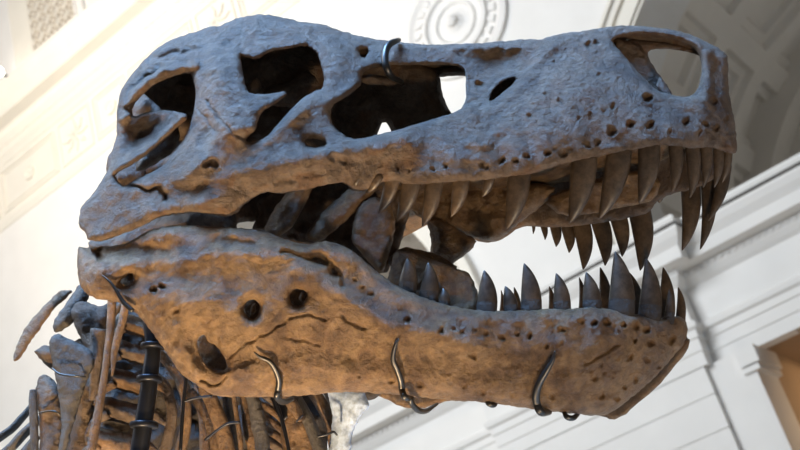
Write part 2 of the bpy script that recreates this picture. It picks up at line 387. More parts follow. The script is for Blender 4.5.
# inner bones seen through the openings
inner = [
    pillow([(128, 80), (200, 50), (300, 30), (335, 45), (338, 100), (345, 150), (340, 185), (300, 186), (262, 188), (235, 205), (150, 210), (120, 190)], .0, .16, 30, 5, seed=11, namp=.02),
    pillow([(330, 48), (380, 52), (420, 62), (440, 74), (442, 94), (447, 106), (453, 116), (440, 135), (394, 137), (384, 118), (375, 140), (340, 165), (325, 120)], .03, .07, 14, 4, seed=12, namp=.012),
    pillow([(247, 95), (249, 82), (254, 77), (260, 79), (264, 96)], -.17, .03, 6, 2, seed=13),
    pillow([(262, 96), (266, 86), (280, 84), (292, 81), (302, 72), (309, 71), (316, 77), (322, 91), (321, 100), (300, 108), (270, 106)], -.12, .06, 14, 2, seed=14, namp=.01),
    pillow([(612, 36), (640, 44), (647, 55), (653, 66), (662, 78), (671, 91), (674, 102), (655, 104), (628, 78), (614, 50)], .0, .03, 6, 2, seed=15),
    pillow([(655, 84), (660, 76), (664, 82), (671, 92), (674, 100), (664, 98)], -.05, .02, 5, 1.5, seed=16),
    pillow([(360, 73), (398, 78), (400, 85), (360, 85)], -.1, .03, 5, 2, seed=17),
    pillow([(148, 125), (165, 118), (182, 130), (176, 150), (150, 168), (132, 172)], -.16, .05, 10, 3, seed=18),
    pillow([(88, 240), (110, 233), (150, 215), (190, 206), (236, 208), (237, 236), (190, 240), (140, 250), (100, 258), (90, 252)], -.12, .08, 10, 3, seed=26, namp=.012),
    pillow([(108, 150), (130, 150), (150, 172), (140, 195), (118, 195), (106, 178)], -.08, .06, 10, 3, seed=27, namp=.012),
    pillow([(228, 198), (262, 192), (262, 214), (257, 222), (240, 222), (234, 226), (228, 222)], .03, .04, 6, 2, seed=28),
    # palate and pterygoids between the jaws follow
    pillow([(246, 190), (300, 180), (400, 178), (410, 200), (410, 214), (404, 232), (398, 252), (384, 278), (350, 262), (320, 246), (290, 240), (262, 232), (252, 230), (255, 222), (258, 212)], .02, .05, 12, 3, seed=19, namp=.02),
    pillow([(262, 232), (275, 206), (296, 182), (316, 182), (300, 215), (288, 232), (276, 238)], -.12, .05, 9, 2, seed=20, namp=.01),
    pillow([(302, 238), (322, 212), (354, 184), (384, 182), (358, 210), (335, 230), (318, 244)], -.10, .04, 8, 2, seed=21, namp=.01),
    pillow([(352, 228), (358, 205), (372, 196), (392, 204), (396, 226), (392, 245), (387, 262), (382, 276), (370, 264), (360, 252), (352, 243)], -.11, .05, 10, 1.8, seed=22, namp=.012),
    pillow([(424, 214), (447, 222), (462, 232), (478, 240), (472, 249), (462, 257), (450, 266), (440, 263), (430, 260), (431, 238)], .06, .05, 10, 2, seed=23, namp=.01),
    pillow([(400, 196), (430, 190), (480, 186), (540, 182), (560, 190), (540, 208), (520, 222), (505, 236), (490, 243), (474, 238), (455, 230), (430, 224), (412, 212)], .09, .06, 10, 2.5, seed=24, namp=.02),
    pillow([(540, 200), (590, 180), (640, 168), (662, 180), (655, 200), (630, 206), (600, 212), (565, 218)], .06, .04, 8, 2.5, seed=25, namp=.02),
]
PAL = 12
inner.append(palate)
v, f = merge(near, far, roof)
cran = from_py('cranium', v, f, M_BONE, skel)
for k_, pz in enumerate(inner):
    from_py('palate_bone' if k_ >= PAL else 'braincase', pz[0], pz[1], M_JAW if k_ >= PAL else M_BONE, cran)  # palate pieces take the warmer brown to stand for warm light
cran['label'] = 'upper skull with large openings and a bluish brown pitted snout'

# ------------------------------------------------------------------ teeth
def tooth(base, tip, wpx, y, parent, name='tooth', bulge=None, root=9, ytip=None, collar=0, curve=.13):
    bx, by = base; tx, ty = tip; L = math.hypot(tx - bx, ty - by)
    dx, dy = (tx - bx) / L, (ty - by) / L
    # front edge bows forward (towards the snout, +x)
    nx, ny = (-dy, dx) if -dy > 0 else (dy, -dx)
    ytip = y if ytip is None else ytip
    n = 15; pts, rads = [], []
    for i in range(n):
        t = i / (n - 1); bow = curve * L * 4 * t * (1 - t) * .5
        s = -root / L if i == 0 else 0
        tt = t if i else 0
        px = bx + (tx - bx) * tt + nx * bow; py = by + (ty - by) * tt + ny * bow
        if i == 0: px -= dx * root; py -= dy * root
        pts.append(V(px, py, y + (ytip - y) * t)); 
        prof = (1 - t ** 2.1) ** .8 * (1 + .05 * math.sin(3 * t)) if i else 1.0
        rads.append(max(wpx / 2 * prof, .35) * MPP * (1 if y < 0 else 1.1))
    v, f = tube_data(pts, rads, 14, .62)
    # fine growth ridges
    o = from_py(name, v, f, M_TOOTH, parent)
    if collar:
        o.data.materials.append(M_DARK)
        for p in o.data.polygons:
            if min(p.vertices) // 14 < collar: p.material_index = 1
    m = o.modifiers.new('sub', 'SUBSURF'); m.levels = 1; m.render_levels = 1
    return o
UT = [((356, 181), (352, 189), 6), ((376, 181), (366, 193), 9), ((393, 179), (378, 214), 15), ((412, 181), (397, 221), 19), ((434, 182), (422, 227), 18), ((461, 180), (451, 217), 17), ((489, 181), (482, 197), 10),
      ((519, 174), (506, 230), 23), ((584, 159), (569, 224), 26), ((619, 152), (599, 219), 25), ((649, 147), (639, 204), 22), ((675, 145), (672, 193), 14), ((692, 148), (690, 198), 14.5), ((706, 147), (703, 188), 12), ((718, 149), (714, 188), 11), ((728, 151), (722, 183), 9)]
for b, t, w in UT:
    ww = float(wC(np.array([b]))[0]) - .03
    if w < 10 and b[0] < 400: ww += .028
    tooth(b, t, w, -ww, cran, ytip=-ww + .015, curve=.11)
FT = [((690, 184), (682, 251), 19, .10), ((708, 178), (700, 250), 15, .085), ((724, 168), (708, 221), 13, .06), ((533, 223), (533, 234), 4, .19), ((543, 224), (545, 240), 7, .19), ((555, 226), (556, 247), 11, .185), ((567, 226), (569, 253), 13, .18), ((581, 223), (583, 270), 18, .175), ((599, 220), (605, 266), 18, .17), ((617, 214), (622, 257), 17, .165), ((639, 210), (640, 271), 22, .155), ((659, 195), (659, 203), 8, .14)]
for b, t, w, y in FT: tooth(b, t, w, y, cran, curve=.13)

# ------------------------------------------------------------------ lower jaw
JTOP = [(78, 246), (84, 248), (97, 246), (107, 246), (122, 245), (135, 239), (147, 231), (165, 226), (185, 225), (210, 226), (235, 228), (255, 229), (270, 233), (282, 238), (295, 242), (312, 244), (322, 241), (335, 242), (350, 249), (360, 257), (375, 270), (395, 285), (417, 295), (437, 302), (455, 307), (475, 310), (500, 311), (520, 310), (545, 309), (570, 309), (590, 307), (605, 308), (620, 312), (637, 314), (655, 319), (665, 317), (680, 316), (686, 320), (688, 332)]
JBOT = [(684, 345), (672, 358), (660, 372), (650, 382), (630, 399), (617, 409), (605, 416), (595, 416), (575, 414), (557, 412), (532, 409), (500, 404), (480, 402), (460, 401), (440, 399), (415, 397), (385, 394), (360, 392), (340, 392), (320, 394), (300, 396), (280, 397), (260, 397), (222, 397), (210, 394), (192, 382), (180, 373), (172, 361), (160, 343), (148, 327), (138, 314), (122, 303), (105, 300), (93, 298), (82, 290), (78, 278), (77, 262)]
JH = [[(119, 281), (132, 272), (134, 281), (125, 287)],
      [(289, 296), (295, 288), (306, 291), (307, 297), (300, 306), (292, 305)],
      [(243, 310), (247, 301), (255, 299), (260, 305), (259, 313), (255, 319), (248, 318)],
      [(197, 342), (200, 336), (205, 335), (208, 342), (217, 346), (226, 360), (227, 370), (215, 371), (205, 364), (199, 352)],
      [(310, 258), (318, 257), (328, 262), (327, 264), (316, 261)],
      [(331, 268), (335, 269), (336, 275), (332, 274)]]
JW = [(78, 250, .33), (78, 285, .33), (100, 270, .345), (100, 247, .32), (135, 300, .34), (150, 270, .345), (150, 232, .355), (210, 227, .357), (200, 290, .35), (175, 355, .32), (205, 380, .30), (250, 330, .335), (250, 260, .352), (255, 396, .26), (290, 240, .332), (330, 300, .315), (335, 243, .312), (330, 360, .27), (330, 393, .235), (380, 276, .278), (400, 340, .27), (400, 394, .21), (440, 304, .246), (460, 350, .237), (460, 400, .18), (500, 312, .216), (530, 350, .206), (530, 407, .15), (570, 310, .186), (590, 350, .172), (580, 412, .115), (605, 416, .08), (620, 313, .15), (640, 350, .125), (640, 390, .075), (655, 319, .09), (665, 345, .085), (680, 318, .055), (688, 330, .03), (672, 358, .04)]
wJ = rbf(JW)
JPITS = [(154, 289, 3, .014), (162, 287, 2.6, .012), (580, 322, 2.2, .012), (595, 324, 2.8, .014), (607, 322, 2.8, .014), (624, 325, 2.8, .013), (636, 326, 2.6, .013), (646, 331, 3.2, .014), (562, 330, 2.6, .012), (650, 343, 3.2, .014), (635, 341, 2.6, .012), (630, 356, 2.4, .012), (647, 360, 2.6, .012), (594, 379, 2.8, .012), (636, 380, 2.8, .012), (602, 397, 2.4, .011), (616, 398, 2.6, .011), (625, 387, 2, .01), (547, 347, 2.4, .012), (672, 340, 3.6, .016), (675, 352, 4, .018), (660, 366, 2.6, .013), (551, 396, 2.2, .01), (407, 319, 3, .012), (442, 330, 2.4, .011), (454, 329, 1.8, .009), (462, 331, 1.8, .009), (475, 331, 1.8, .009), (485, 334, 1.8, .009), (502, 338, 2.6, .011), (517, 335, 2, .01), (530, 335, 2.6, .011), (472, 356, 3, .011), (420, 385, 3, .01), (391, 381, 2.6, .01), (464, 387, 2.6, .01), (482, 392, 2.4, .01), (359, 376, 2, .009), (355, 280, 2, .01), (363, 287, 2, .01), (371, 293, 2.2, .011), (97, 252, 5, .02), (101, 258, 4, .018), (177, 311, 3, .01)]
def featJ(P):
    P = warp(P); r = np.zeros(len(P))
    for p in JPITS: r += pit(P, *p)
    for i in range(90):
        rr = random.Random(500 + i); x = 440 + rr.random() * 235; y = 318 + rr.random() * 85
        r += pit(P, x, y, .9 + rr.random() * 1.0, .002 + rr.random() * .003)
    r += groove(P, [(227, 360), (236, 351), (245, 344), (257, 338), (270, 331), (285, 321), (298, 315), (312, 316), (325, 319)], 1.1, .010)
    r += groove(P, [(341, 315), (350, 322), (362, 330), (366, 329)], 1.2, .012)
    r += groove(P, [(202, 381), (208, 385), (215, 385), (222, 382), (226, 376)], 1.5, .016)
    r += groove(P, [(245, 258), (255, 264), (275, 262), (296, 261)], 1.2, .003)
    r += groove(P, [(585, 364), (600, 356), (617, 345)], 1.3, .010)
    r += groove(P, [(281, 251), (295, 254), (310, 258), (330, 264), (340, 276), (343, 284)], 1.8, .012)
    r += groove(P, [(286, 338), (300, 340), (318, 345)], 1.2, .007)
    r += groove(P, [(300, 345), (330, 352), (400, 356), (480, 362), (560, 366)], 9, .003)
    # shelf under the coronoid, swelling below, thickened lower rim
    r += .010 * np.exp(-(polydist(P, [(105, 268), (140, 262), (190, 256), (240, 250), (280, 252), (330, 290), (390, 325), (480, 345)]) / 12) ** 2)
    r += -.016 * gauss(P, 145, 250, 38, 8, .0) - .010 * gauss(P, 235, 243, 22, 6, .1)
    r += .018 * gauss(P, 190, 300, 55, 20, .15) + .009 * np.exp(-(polydist(P, [(222, 375), (300, 365), (400, 378), (520, 388)]) / 11) ** 2)
    r += .010 * gauss(P, 297, 296, 16, 16) + .010 * gauss(P, 255, 322, 18, 14)
    r += -.02 * gauss(P, 205, 350, 14, 20) + .012 * gauss(P, 240, 372, 20, 9)
    r += .010 * np.exp(-(polydist(P, [(175, 325), (182, 345), (196, 372)]) / 6) ** 2)
    r += .004 * np.sin((P[:, 0] + P[:, 1] * .3) / 30. * 2 * math.pi) * gauss(P, 560, 320, 120, 14)
    return r
jn = shell('jn', JTOP + JBOT, JH, wJ, -1, None, None, s=1.7, T=.05, R=11, r=.022, feats=featJ, seed=31, namp=.006)
JWf = [(*mirr(x, y, w), w) for (x, y, w) in JW]; wJf = rbf(JWf)
JFT = mirror_line(JTOP[4:], wJ)
JFB = [(690, 340), (688, 350), (678, 362), (664, 380), (648, 395), (632, 408), (624, 416), (612, 420), (600, 415), (560, 405), (500, 398), (462, 398), (440, 403), (420, 409), (400, 407), (385, 398), (350, 388), (300, 385), (252, 380), (240, 340)]
jf = shell('jf', JFT + JFB, [], wJf, 1, None, None, s=3.2, T=.04, R=8, r=.018, seed=33, namp=.008)
jin = [pillow([(392, 262), (394, 252), (404, 251), (418, 253), (430, 259), (444, 263), (455, 268), (467, 271), (473, 279), (478, 292), (480, 304), (474, 318), (440, 318), (405, 305), (385, 288)], -.155, .05, 12, 1.8, seed=34, namp=.014),
       pillow([(385, 262), (400, 246), (425, 250), (445, 258), (460, 268), (440, 280), (400, 275)], .0, .04, 8, 2.5, seed=35),
       pillow([(118, 268), (134, 268), (136, 290), (118, 290)], -.27, .03, 6, 3, seed=36), pillow([(238, 296), (262, 296), (262, 322), (238, 322)], -.27, .03, 6, 3, seed=37),
       pillow([(284, 284), (310, 284), (310, 310), (284, 310)], -.26, .03, 6, 3, seed=38), pillow([(192, 330), (230, 332), (232, 376), (196, 372)], -.22, .03, 6, 3, seed=39),
       pillow([(110, 250), (250, 235), (330, 250), (395, 290), (480, 320), (560, 325), (540, 345), (420, 350), (300, 370), (220, 375), (165, 330), (100, 290)], -.06, .03, 10, 5, seed=40),
       pillow([(299, 300), (301, 291), (306, 293), (304, 302)], -.29, .02, 4, 1.5, seed=41), pillow([(250, 318), (251, 305), (256, 303), (257, 312)], -.3, .02, 4, 1.5, seed=42)]
v, f = merge(jn, jf, *jin)
jaw = from_py('lower_jaw', v, f, M_JAW, skel)
jaw['label'] = 'warm brown lower jaw bone with small round openings and cracks'
LT = [((407, 289), (407, 258), 18, .212), ((428, 300), (428, 262), 19, .208), ((444, 305), (443, 288), 12, .208), ((486, 312), (484, 270), 20, 0), ((511, 311), (505, 286), 14, 0), ((531, 311), (524, 263), 20, 0), ((562, 310), (556, 273), 16.5, 0), ((592, 309), (586, 272), 18, 0), ((621, 314), (615, 251), 25, 0), ((649, 319), (646, 258), 22, 0), ((669, 318), (669, 289), 10, .06)]
for b, t, w, y in LT:
    y = y or float(wJ(np.array([b]))[0]) - .03
    tooth(b, t, w, -y, jaw, curve=.11, collar=3)
LF = [((501, 318), (501, 290), 6, .13), ((516, 320), (514, 287), 9, .13), ((552, 320), (549, 286), 9, .12), ((582, 318), (579, 277), 9, .11), ((604, 322), (600, 267), 15, .10), ((636, 324), (629, 272), 17, .08), ((664, 320), (663, 267), 16, .05), ((680, 320), (678, 287), 9, .03)]
for b, t, w, y in LF: tooth(b, t, w, y, jaw, curve=.13)

# ------------------------------------------------------------------ neck, ribs and chest behind the jaw
def part(name, vf, mat, parent=skel, label=None):
    o = from_py(name, vf[0], vf[1], mat, parent)
    if label: o['label'] = label
    return o
part('curved_rib', pillow([(14, 362), (13, 355), (21, 335), (30, 321), (45, 305), (57, 293), (62, 290), (74, 290), (66, 298), (52, 311), (39, 330), (28, 345), (19, 360)], .15, .012, 4, 2, seed=50, namp=.001), M_JAW, label='thin curved brown blade of bone sticking out at the left')
part('neural_spine', pillow([(80, 282), (70, 298), (55, 318), (52, 326), (54, 333), (64, 331), (78, 318), (88, 302), (90, 288)], .02, .05, 9, 2, seed=51), M_GREYB)
part('neck_process', pillow([(70, 312), (74, 303), (85, 300), (96, 306), (108, 306), (109, 324), (100, 338), (100, 356), (103, 380), (96, 400), (90, 372), (88, 352), (80, 338), (74, 324)], .0, .06, 10, 2, seed=52, namp=.01), M_BONE)
part('neck_process', pillow([(34, 352), (38, 348), (48, 345), (60, 352), (75, 340), (92, 335), (98, 350), (85, 370), (70, 385), (58, 372), (46, 366)], .03, .06, 9, 2, seed=53, namp=.01), M_BONE)
part('cervical_rib', pillow([(48, 343), (53, 335), (60, 334), (75, 342), (92, 349), (96, 363), (88, 378), (80, 402), (72, 430), (64, 462), (56, 462), (60, 440), (62, 420), (58, 392), (53, 365)], -.08, .035, 9, 2, seed=54), M_GREYB, label='flat grey brown fan shaped neck bone')
part('neck_bone', pillow([(38, 378), (44, 374), (52, 378), (60, 388), (64, 418), (60, 448), (56, 462), (38, 462), (40, 440), (39, 412), (35, 392)], .0, .06, 10, 2, seed=55, namp=.012), M_BONE)
part('cervical_rib', bone_tube([(33, 390, 3.5), (33, 402, 4.5), (34, 425, 4.5), (35, 462, 4)], -.02), M_GREYB)
part('rib', bone_tube([(34, 404, 3.5), (22, 418, 4.2), (8, 432, 4.5), (-14, 446, 5)], .1, wob=.002), M_GREYB)
part('rib', bone_tube([(40, 418, 4), (28, 430, 5), (14, 444, 5.5), (-4, 462, 6)], .06, wob=.002), M_GREYB)
part('rib', bone_tube([(38, 436, 4), (26, 452, 6), (16, 468, 6)], .03, wob=.002), M_GREYB)
part('cervical_rib', bone_tube([(112, 298, 4.5), (111, 320, 4.2), (108, 350, 3.8), (103, 385, 3.8), (97, 420, 4.5), (88, 462, 5)], -.14, wob=.001), M_RIB, label='long thin lit rib running down in front of the neck')
part('cervical_rib', bone_tube([(126, 303, 4), (121, 325, 4), (115, 350, 3.5), (112, 376, 1)], -.16, wob=.001), M_RIB)
part('cervical_rib', bone_tube([(99, 330, 9), (97, 350, 7.5), (95, 375, 5), (92, 400, 3)], -.05, wob=.002), M_BONE)
vseed = 60
for (cx, cy, rw, rh) in [(139, 300, 24, 11), (136, 326, 25, 12), (133, 353, 26, 12), (128, 382, 27, 13), (122, 412, 29, 14), (114, 443, 31, 15)]:
    a = .25; pts = []
    for k in range(18):
        th = 2 * math.pi * k / 18; c, s_ = math.cos(th), math.sin(th)
        x = rw * (abs(c) ** .7) * (1 if c > 0 else -1) * (1 - .18 * abs(s_)); y = rh * (abs(s_) ** .6) * (1 if s_ > 0 else -1) * (1 - .22 * math.exp(-(c * 2) ** 2) * 1)
        pts.append((cx + x * math.cos(a) - y * math.sin(a), cy + x * math.sin(a) + y * math.cos(a)))
    b1 = pillow(pts, .08, .16, 12, 2, seed=vseed, namp=.014)
    b2 = bone_tube([(cx - rw * .5, cy + 2, 5), (cx - rw * .95, cy + 10, 4), (cx - rw * 1.25, cy + 24, 2.2)], .0, wob=.003, seed=vseed)
    b3 = bone_tube([(cx + rw * .5, cy - 2, 5), (cx + rw * 1.1, cy + 3, 4.5), (cx + rw * 1.5, cy + 12, 2.5)], .04, wob=.003, seed=vseed + 1)
    part('neck_vertebra', merge(b1, b2, b3), M_RIB if vseed % 2 else M_BONE)
    vseed += 1
# filler bones behind the neck; depth shade is put into the dark ones' colour
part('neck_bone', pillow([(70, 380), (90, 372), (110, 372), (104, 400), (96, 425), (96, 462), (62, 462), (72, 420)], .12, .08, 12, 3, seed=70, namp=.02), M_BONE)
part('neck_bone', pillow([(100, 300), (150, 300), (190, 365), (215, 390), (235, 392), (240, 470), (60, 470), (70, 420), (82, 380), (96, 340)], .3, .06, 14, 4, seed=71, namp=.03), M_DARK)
part('shoulder_bone', pillow([(225, 385), (326, 385), (328, 470), (225, 470)], .3, .06, 14, 4, seed=72, namp=.03), M_DARK)  # plain backing sheet, shade between the ribs put into its dark colour
for i, pl in enumerate([
    [(148, 372, 6), (164, 385, 6), (172, 410, 6), (168, 440, 6), (158, 466, 6)], [(158, 352, 5), (176, 372, 6), (186, 400, 6), (184, 435, 6), (176, 466, 6)],
    [(166, 350, 4), (188, 374, 5), (200, 402, 5.5), (205, 430, 6), (204, 466, 6)]]):
    part('rib', bone_tube(pl, .14 + .03 * i, wob=.003, seed=i), M_RIB if i == 1 else M_BONE)
part('rib', bone_tube([(203, 384, 7), (213, 405, 8), (222, 428, 8.5), (232, 470, 9)], .02, flat=.6, wob=.0015), M_RIB, label='broad shiny light brown rib below the jaw corner')
part('rib', bone_tube([(190, 392, 6), (204, 410, 6.5), (214, 435, 7), (218, 468, 7)], .07, wob=.002), M_RIB)
part('rib', bone_tube([(226, 390, 4.5), (229, 415, 5), (236, 445, 5), (240, 468, 5)], .06, wob=.001), M_GREYB)
part('rib', bone_tube([(233, 390, 2.6), (236, 412, 2.6), (240, 438, 2.6), (243, 468, 2.6)], .0, wob=.001), M_RIB)
part('rib', bone_tube([(242, 388, 4), (246, 412, 5), (250, 435, 6), (258, 468, 6)], .08, wob=.002), M_RIB)
part('rib', pillow([(243, 388), (256, 388), (262, 404), (267, 425), (271, 450), (273, 466), (259, 466), (254, 440), (249, 412)], -.02, .03, 8, 2, seed=74), M_GREYB, label='smooth grey blade shaped rib')
for i in range(5):
    part('rib', bone_tube([(252 + i * 3, 388 + i * 13, 4), (272 + i * 3, 400 + i * 13, 4.2), (292 + i * 3, 420 + i * 13, 4.2), (306 + i * 2, 446 + i * 11, 4)], .12 + .01 * i, wob=.003, seed=i + 4), M_RIB if i % 2 else M_BONE)
part('rib', pillow([(281, 398), (292, 402), (306, 415), (318, 432), (324, 464), (284, 464), (280, 430), (284, 410)], .06, .05, 10, 2.2, seed=75, namp=.014), M_RIB)
part('rib', bone_tube([(290, 388, 5), (300, 405, 6), (310, 424, 6.5), (322, 455, 6.5)], .02, wob=.001), M_GREYB)
part('rib', bone_tube([(280, 388, 5), (292, 404, 6), (302, 420, 4)], .0, wob=.001), M_RIB)
part('rib', bone_tube([(308, 385, 6), (320, 402, 7), (330, 422, 7), (338, 460, 7)], .09, wob=.002), M_RIB)
part('rib', bone_tube([(322, 385, 4), (330, 398, 4.5), (338, 420, 5), (342, 460, 5)], .12, wob=.002), M_BONE)
part('shoulder_bone', pillow([(326, 386), (362, 386), (367, 398), (370, 406), (365, 411), (358, 421), (352, 434), (350, 466), (328, 466), (330, 434), (333, 419), (330, 404)], .04, .045, 12, 2, seed=76), M_SKY_TINT, label='smooth shoulder bone below the jaw, painted pale with blue skylight')
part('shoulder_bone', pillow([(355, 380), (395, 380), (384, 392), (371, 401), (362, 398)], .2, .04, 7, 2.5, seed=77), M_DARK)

# ------------------------------------------------------------------ the steel mount
P_ = [(150, 318, 7.5), (153, 348, 7.8), (151, 370, 8.2), (147, 400, 8.6), (143, 427, 9), (139, 455, 9.2), (137, 480, 9.4)]
zfl = None
polev = bone_tube(P_, -.12, n=20)
pole = from_py('pole', *polev, M_POLE, mount)
# lower pole: straight to the floor (out of frame)
W2S = S2W.inverted()
pb = S2W @ V(137, 478, -.12)
pf = Vector((pb.x, pb.y, 0.06)); 
v, f = tube_data([W2S @ pb, W2S @ pf], [.021, .021], 20)
from_py('lower_pole', v, f, M_POLE, mount)
v, f = tube_data([W2S @ pf, W2S @ (pf - Vector((0, 0, .06)))], [.25, .25], 32); from_py('base_plate', v, f, M_POLE, mount, smooth=False)
for (x, y, w, h_) in [(153, 346, 12.5, 3), (149.5, 379, 13, 3.4), (144, 425, 14, 3.4), (139, 459, 14, 3.4)]:
    d = (1.2, -6)
    v, f = bone_tube([(x + .1 * h_, y - h_, w * .78), (x + .08 * h_, y - h_ * .75, w * .97), (x, y, w), (x - .08 * h_, y + h_ * .75, w * .97), (x - .1 * h_, y + h_, w * .78)], -.12, n=22, sub=2)
    from_py('collar', v, f, M_POLE, mount)
def clip(pl, parent=mount, extra=()):
    v, f = bone_tube(pl, 0, n=10)
    parts = [(v, f)] + [bone_tube(e, 0, n=10) for e in extra]
    return from_py('bone_clip', *merge(*parts), M_STEEL, parent)
def on(wf, off=.012): return lambda x, y: -(float(wf(np.array([(x, y)]))[0]) + off)
oj, oc = on(wJ), on(wC)
def CL(pl, fn): return [(x, y, r, fn(x, y)) for x, y, r in pl]
clip(CL([(102, 275, .5), (110, 282, 1.2), (116, 290, 1.6), (120, 297, 1.9), (125, 304, 2.2), (133, 311, 2.2)], oj))
c2 = CL([(254, 352, .6), (260, 357, 1.5), (269, 361, 2.2), (275, 369, 2.6), (279, 380, 2.9), (278, 390, 2.9), (277, 397, 3)], oj); c2.append((283, 402, 3, -.18)); c2.append((292, 399, 2.4, -.1))
clip(c2)
c3 = CL([(399, 339, .6), (395, 346, 1.7), (393, 359, 2.4), (397, 369, 2.7), (401, 381, 2.9), (402, 390, 3)], oj); c3 += [(405, 397, 3, -.24), (412, 399, 2.8, -.2)]
c3b = [(410, 398, 2.4, -.22), (412, 404, 2.6, -.21), (418, 410, 2.8, -.18), (426, 411, 2.4, -.12), (437, 404, 1.5, -.04)]
clip(c3, extra=[c3b])
c4 = CL([(555, 351, .6), (553, 360, 1.8), (546, 372, 2.8), (539, 384, 3.4), (536, 395, 3.7), (537, 404, 3.7)], oj); c4 += [(541, 412, 3.8, -.16), (549, 412, 3, -.11)]
clip(c4)
clip([(486, 400, 2, -.15), (489, 404, 2.4, -.16), (494, 405, 2.4, -.15), (497, 401, 1.8, -.12)])
clip([(564, 412, 2, -.11), (567, 417, 2.6, -.12), (573, 418, 2.6, -.11), (578, 414, 2, -.08)])
c5 = [(399, 40, 2.4, -.08), (396, 41, 3.0, -.11), (390, 44, 3.6, -.135), (386, 50, 3.9, -.15), (385, 60, 3.9, -.16), (387, 69, 3.9, -.16), (392, 77, 3.4, -.14), (402, 82, 2.8, -.10)]
clip(c5)
for pl in ([(52, 368, .8, -.11), (60, 374, 1, -.115), (75, 376, 1, -.115), (86, 377, .9, -.1)], [(39, 413, .9, -.04), (50, 411, 1, -.05), (58, 413, 1, -.05), (64, 421, .9, -.03)], [(317, 437, .8, -.03), (326, 435, 1, -.03), (333, 432, 1.3, -.02), (337, 435, .9, .0)]):
    clip(pl)
for pl, r in (([(189, 350), (186, 380), (183, 410), (180, 455)], 1.8), ([(182, 402), (196, 398), (212, 396)], 1.3), ([(270, 386), (278, 408), (284, 428), (291, 460)], 1.9), ([(205, 440), (225, 425), (240, 422)], 1.4), ([(296, 422), (303, 415)], .9)):
    v, f = bone_tube([(x, y, r) for x, y in pl], -.06, n=10); from_py('support_rod', v, f, M_POLE, mount)
v, f = pillow([(268, 390), (282, 390), (292, 416), (284, 424), (276, 414)], .05, .02, 3, 2.5, seed=80, namp=0); from_py('bracket', v, f, M_POLE, mount)

# ------------------------------------------------------------------ the hall
def box(bm, x0, x1, y0, y1, z0, z1):
    vs = [bm.verts.new((x, y, z)) for x in (x0, x1) for y in (y0, y1) for z in (z0, z1)]
    for q in ((0, 1, 3, 2), (4, 6, 7, 5), (0, 4, 5, 1), (2, 3, 7, 6), (0, 2, 6, 4), (1, 5, 7, 3)): bm.faces.new([vs[i] for i in q])
def bm_obj(name, bm, mat, smooth=False):
    bmesh.ops.recalc_face_normals(bm, faces=bm.faces)
    me = bpy.data.meshes.new(name); bm.to_mesh(me); bm.free()
    if smooth: me.polygons.foreach_set('use_smooth', [True] * len(me.polygons))
    o = link(name, me, mat); o['kind'] = 'structure'; return o
def prism_y(bm, pts, y0, y1):
    a = [bm.verts.new((x, y0, z)) for x, z in pts]; b = [bm.verts.new((x, y1, z)) for x, z in pts]; n = len(pts)
    bm.faces.new(a); bm.faces.new(b[::-1])
    for i in range(n): bm.faces.new((a[i], b[i], b[(i + 1) % n], a[(i + 1) % n]))
YW = 16.0
AX = [-.66, -13.06, -25.46]; AZ = 8.7; RO, RI = 5.0, 4.45
bm = bmesh.new()
pts = [(-40, 8.0)]
for c in reversed(AX):
    pts.append((c - RI, 8.0)); pts += [(c - RI * math.cos(t), AZ + RI * math.sin(t)) for t in np.linspace(0, math.pi, 49)]; pts.append((c + RI, 8.0))
pts += [(9, 8.0), (9, 27), (-40, 27)]
prism_y(bm, pts, YW, YW + 1.25)
bm_obj('wall_back', bm, M_WALL)
# archivolts
bm = bmesh.new()
for c in AX:
    for r0, r1, pr in ((RI, RI + .06, .05), (RI + .06, RI + .30, .10), (RI + .30, RI + .36, .06), (RI + .36, RO - .06, .13), (RO - .06, RO, .19)):
        prev = None
        ring = []
        for t in np.linspace(-.15, math.pi + .15, 61):
            ring.append([bm.verts.new((c - r * math.cos(t), y, AZ + r * math.sin(t))) for r, y in ((r0, YW), (r0, YW - pr), (r1, YW - pr), (r1, YW))])
        for a, b in zip(ring[:-1], ring[1:]):
            for k in range(3): bm.faces.new((a[k], a[k + 1], b[k + 1], b[k]))
bm_obj('trim_1', bm, M_TRIM)
# entablature swept with a break forward over each pier
prof = [(-.3, 6.15), (0, 6.15), (0, 6.36), (.02, 6.37), (.02, 6.56), (.045, 6.57), (.045, 6.68), (.09, 6.72), (.10, 6.80), (.04, 6.83), (.04, 7.38), (.10, 7.44), (.16, 7.52), (.16, 7.62), (.40, 7.66), (.42, 7.84), (.50, 7.96), (.54, 8.06), (.54, 8.10), (-.3, 8.12)]
path = [(-40, 16.25)]
for a, b in ((-33.5, -29.9), (-21.1, -17.5), (-8.7, -4.98)): path += [(a, 16.25), (a, 15.95), (b, 15.95), (b, 16.25)]
path += [(9, 16.25)]
def sweep(bm, path, prof):
    n = len(path); rows = []
    nor = []
    for i in range(n - 1):
        dx, dy = path[i + 1][0] - path[i][0], path[i + 1][1] - path[i][1]; l = math.hypot(dx, dy); nor.append((dy / l, -dx / l))
    for i, p in enumerate(path):
        a = nor[max(i - 1, 0)]; b = nor[min(i, n - 2)]
        m = (a[0] + b[0], a[1] + b[1]); k = m[0] * a[0] + m[1] * a[1]; m = (m[0] / k, m[1] / k)
        rows.append([bm.verts.new((p[0] + m[0] * o, p[1] + m[1] * o, z)) for o, z in prof])
    for a, b in zip(rows[:-1], rows[1:]):
        for k in range(len(prof) - 1): bm.faces.new((a[k], b[k], b[k + 1], a[k + 1]))
        bm.faces.new((a[-1], b[-1], b[0], a[0]))
bm = bmesh.new(); sweep(bm, path, prof)
bm_obj('trim_2', bm, M_WALL)
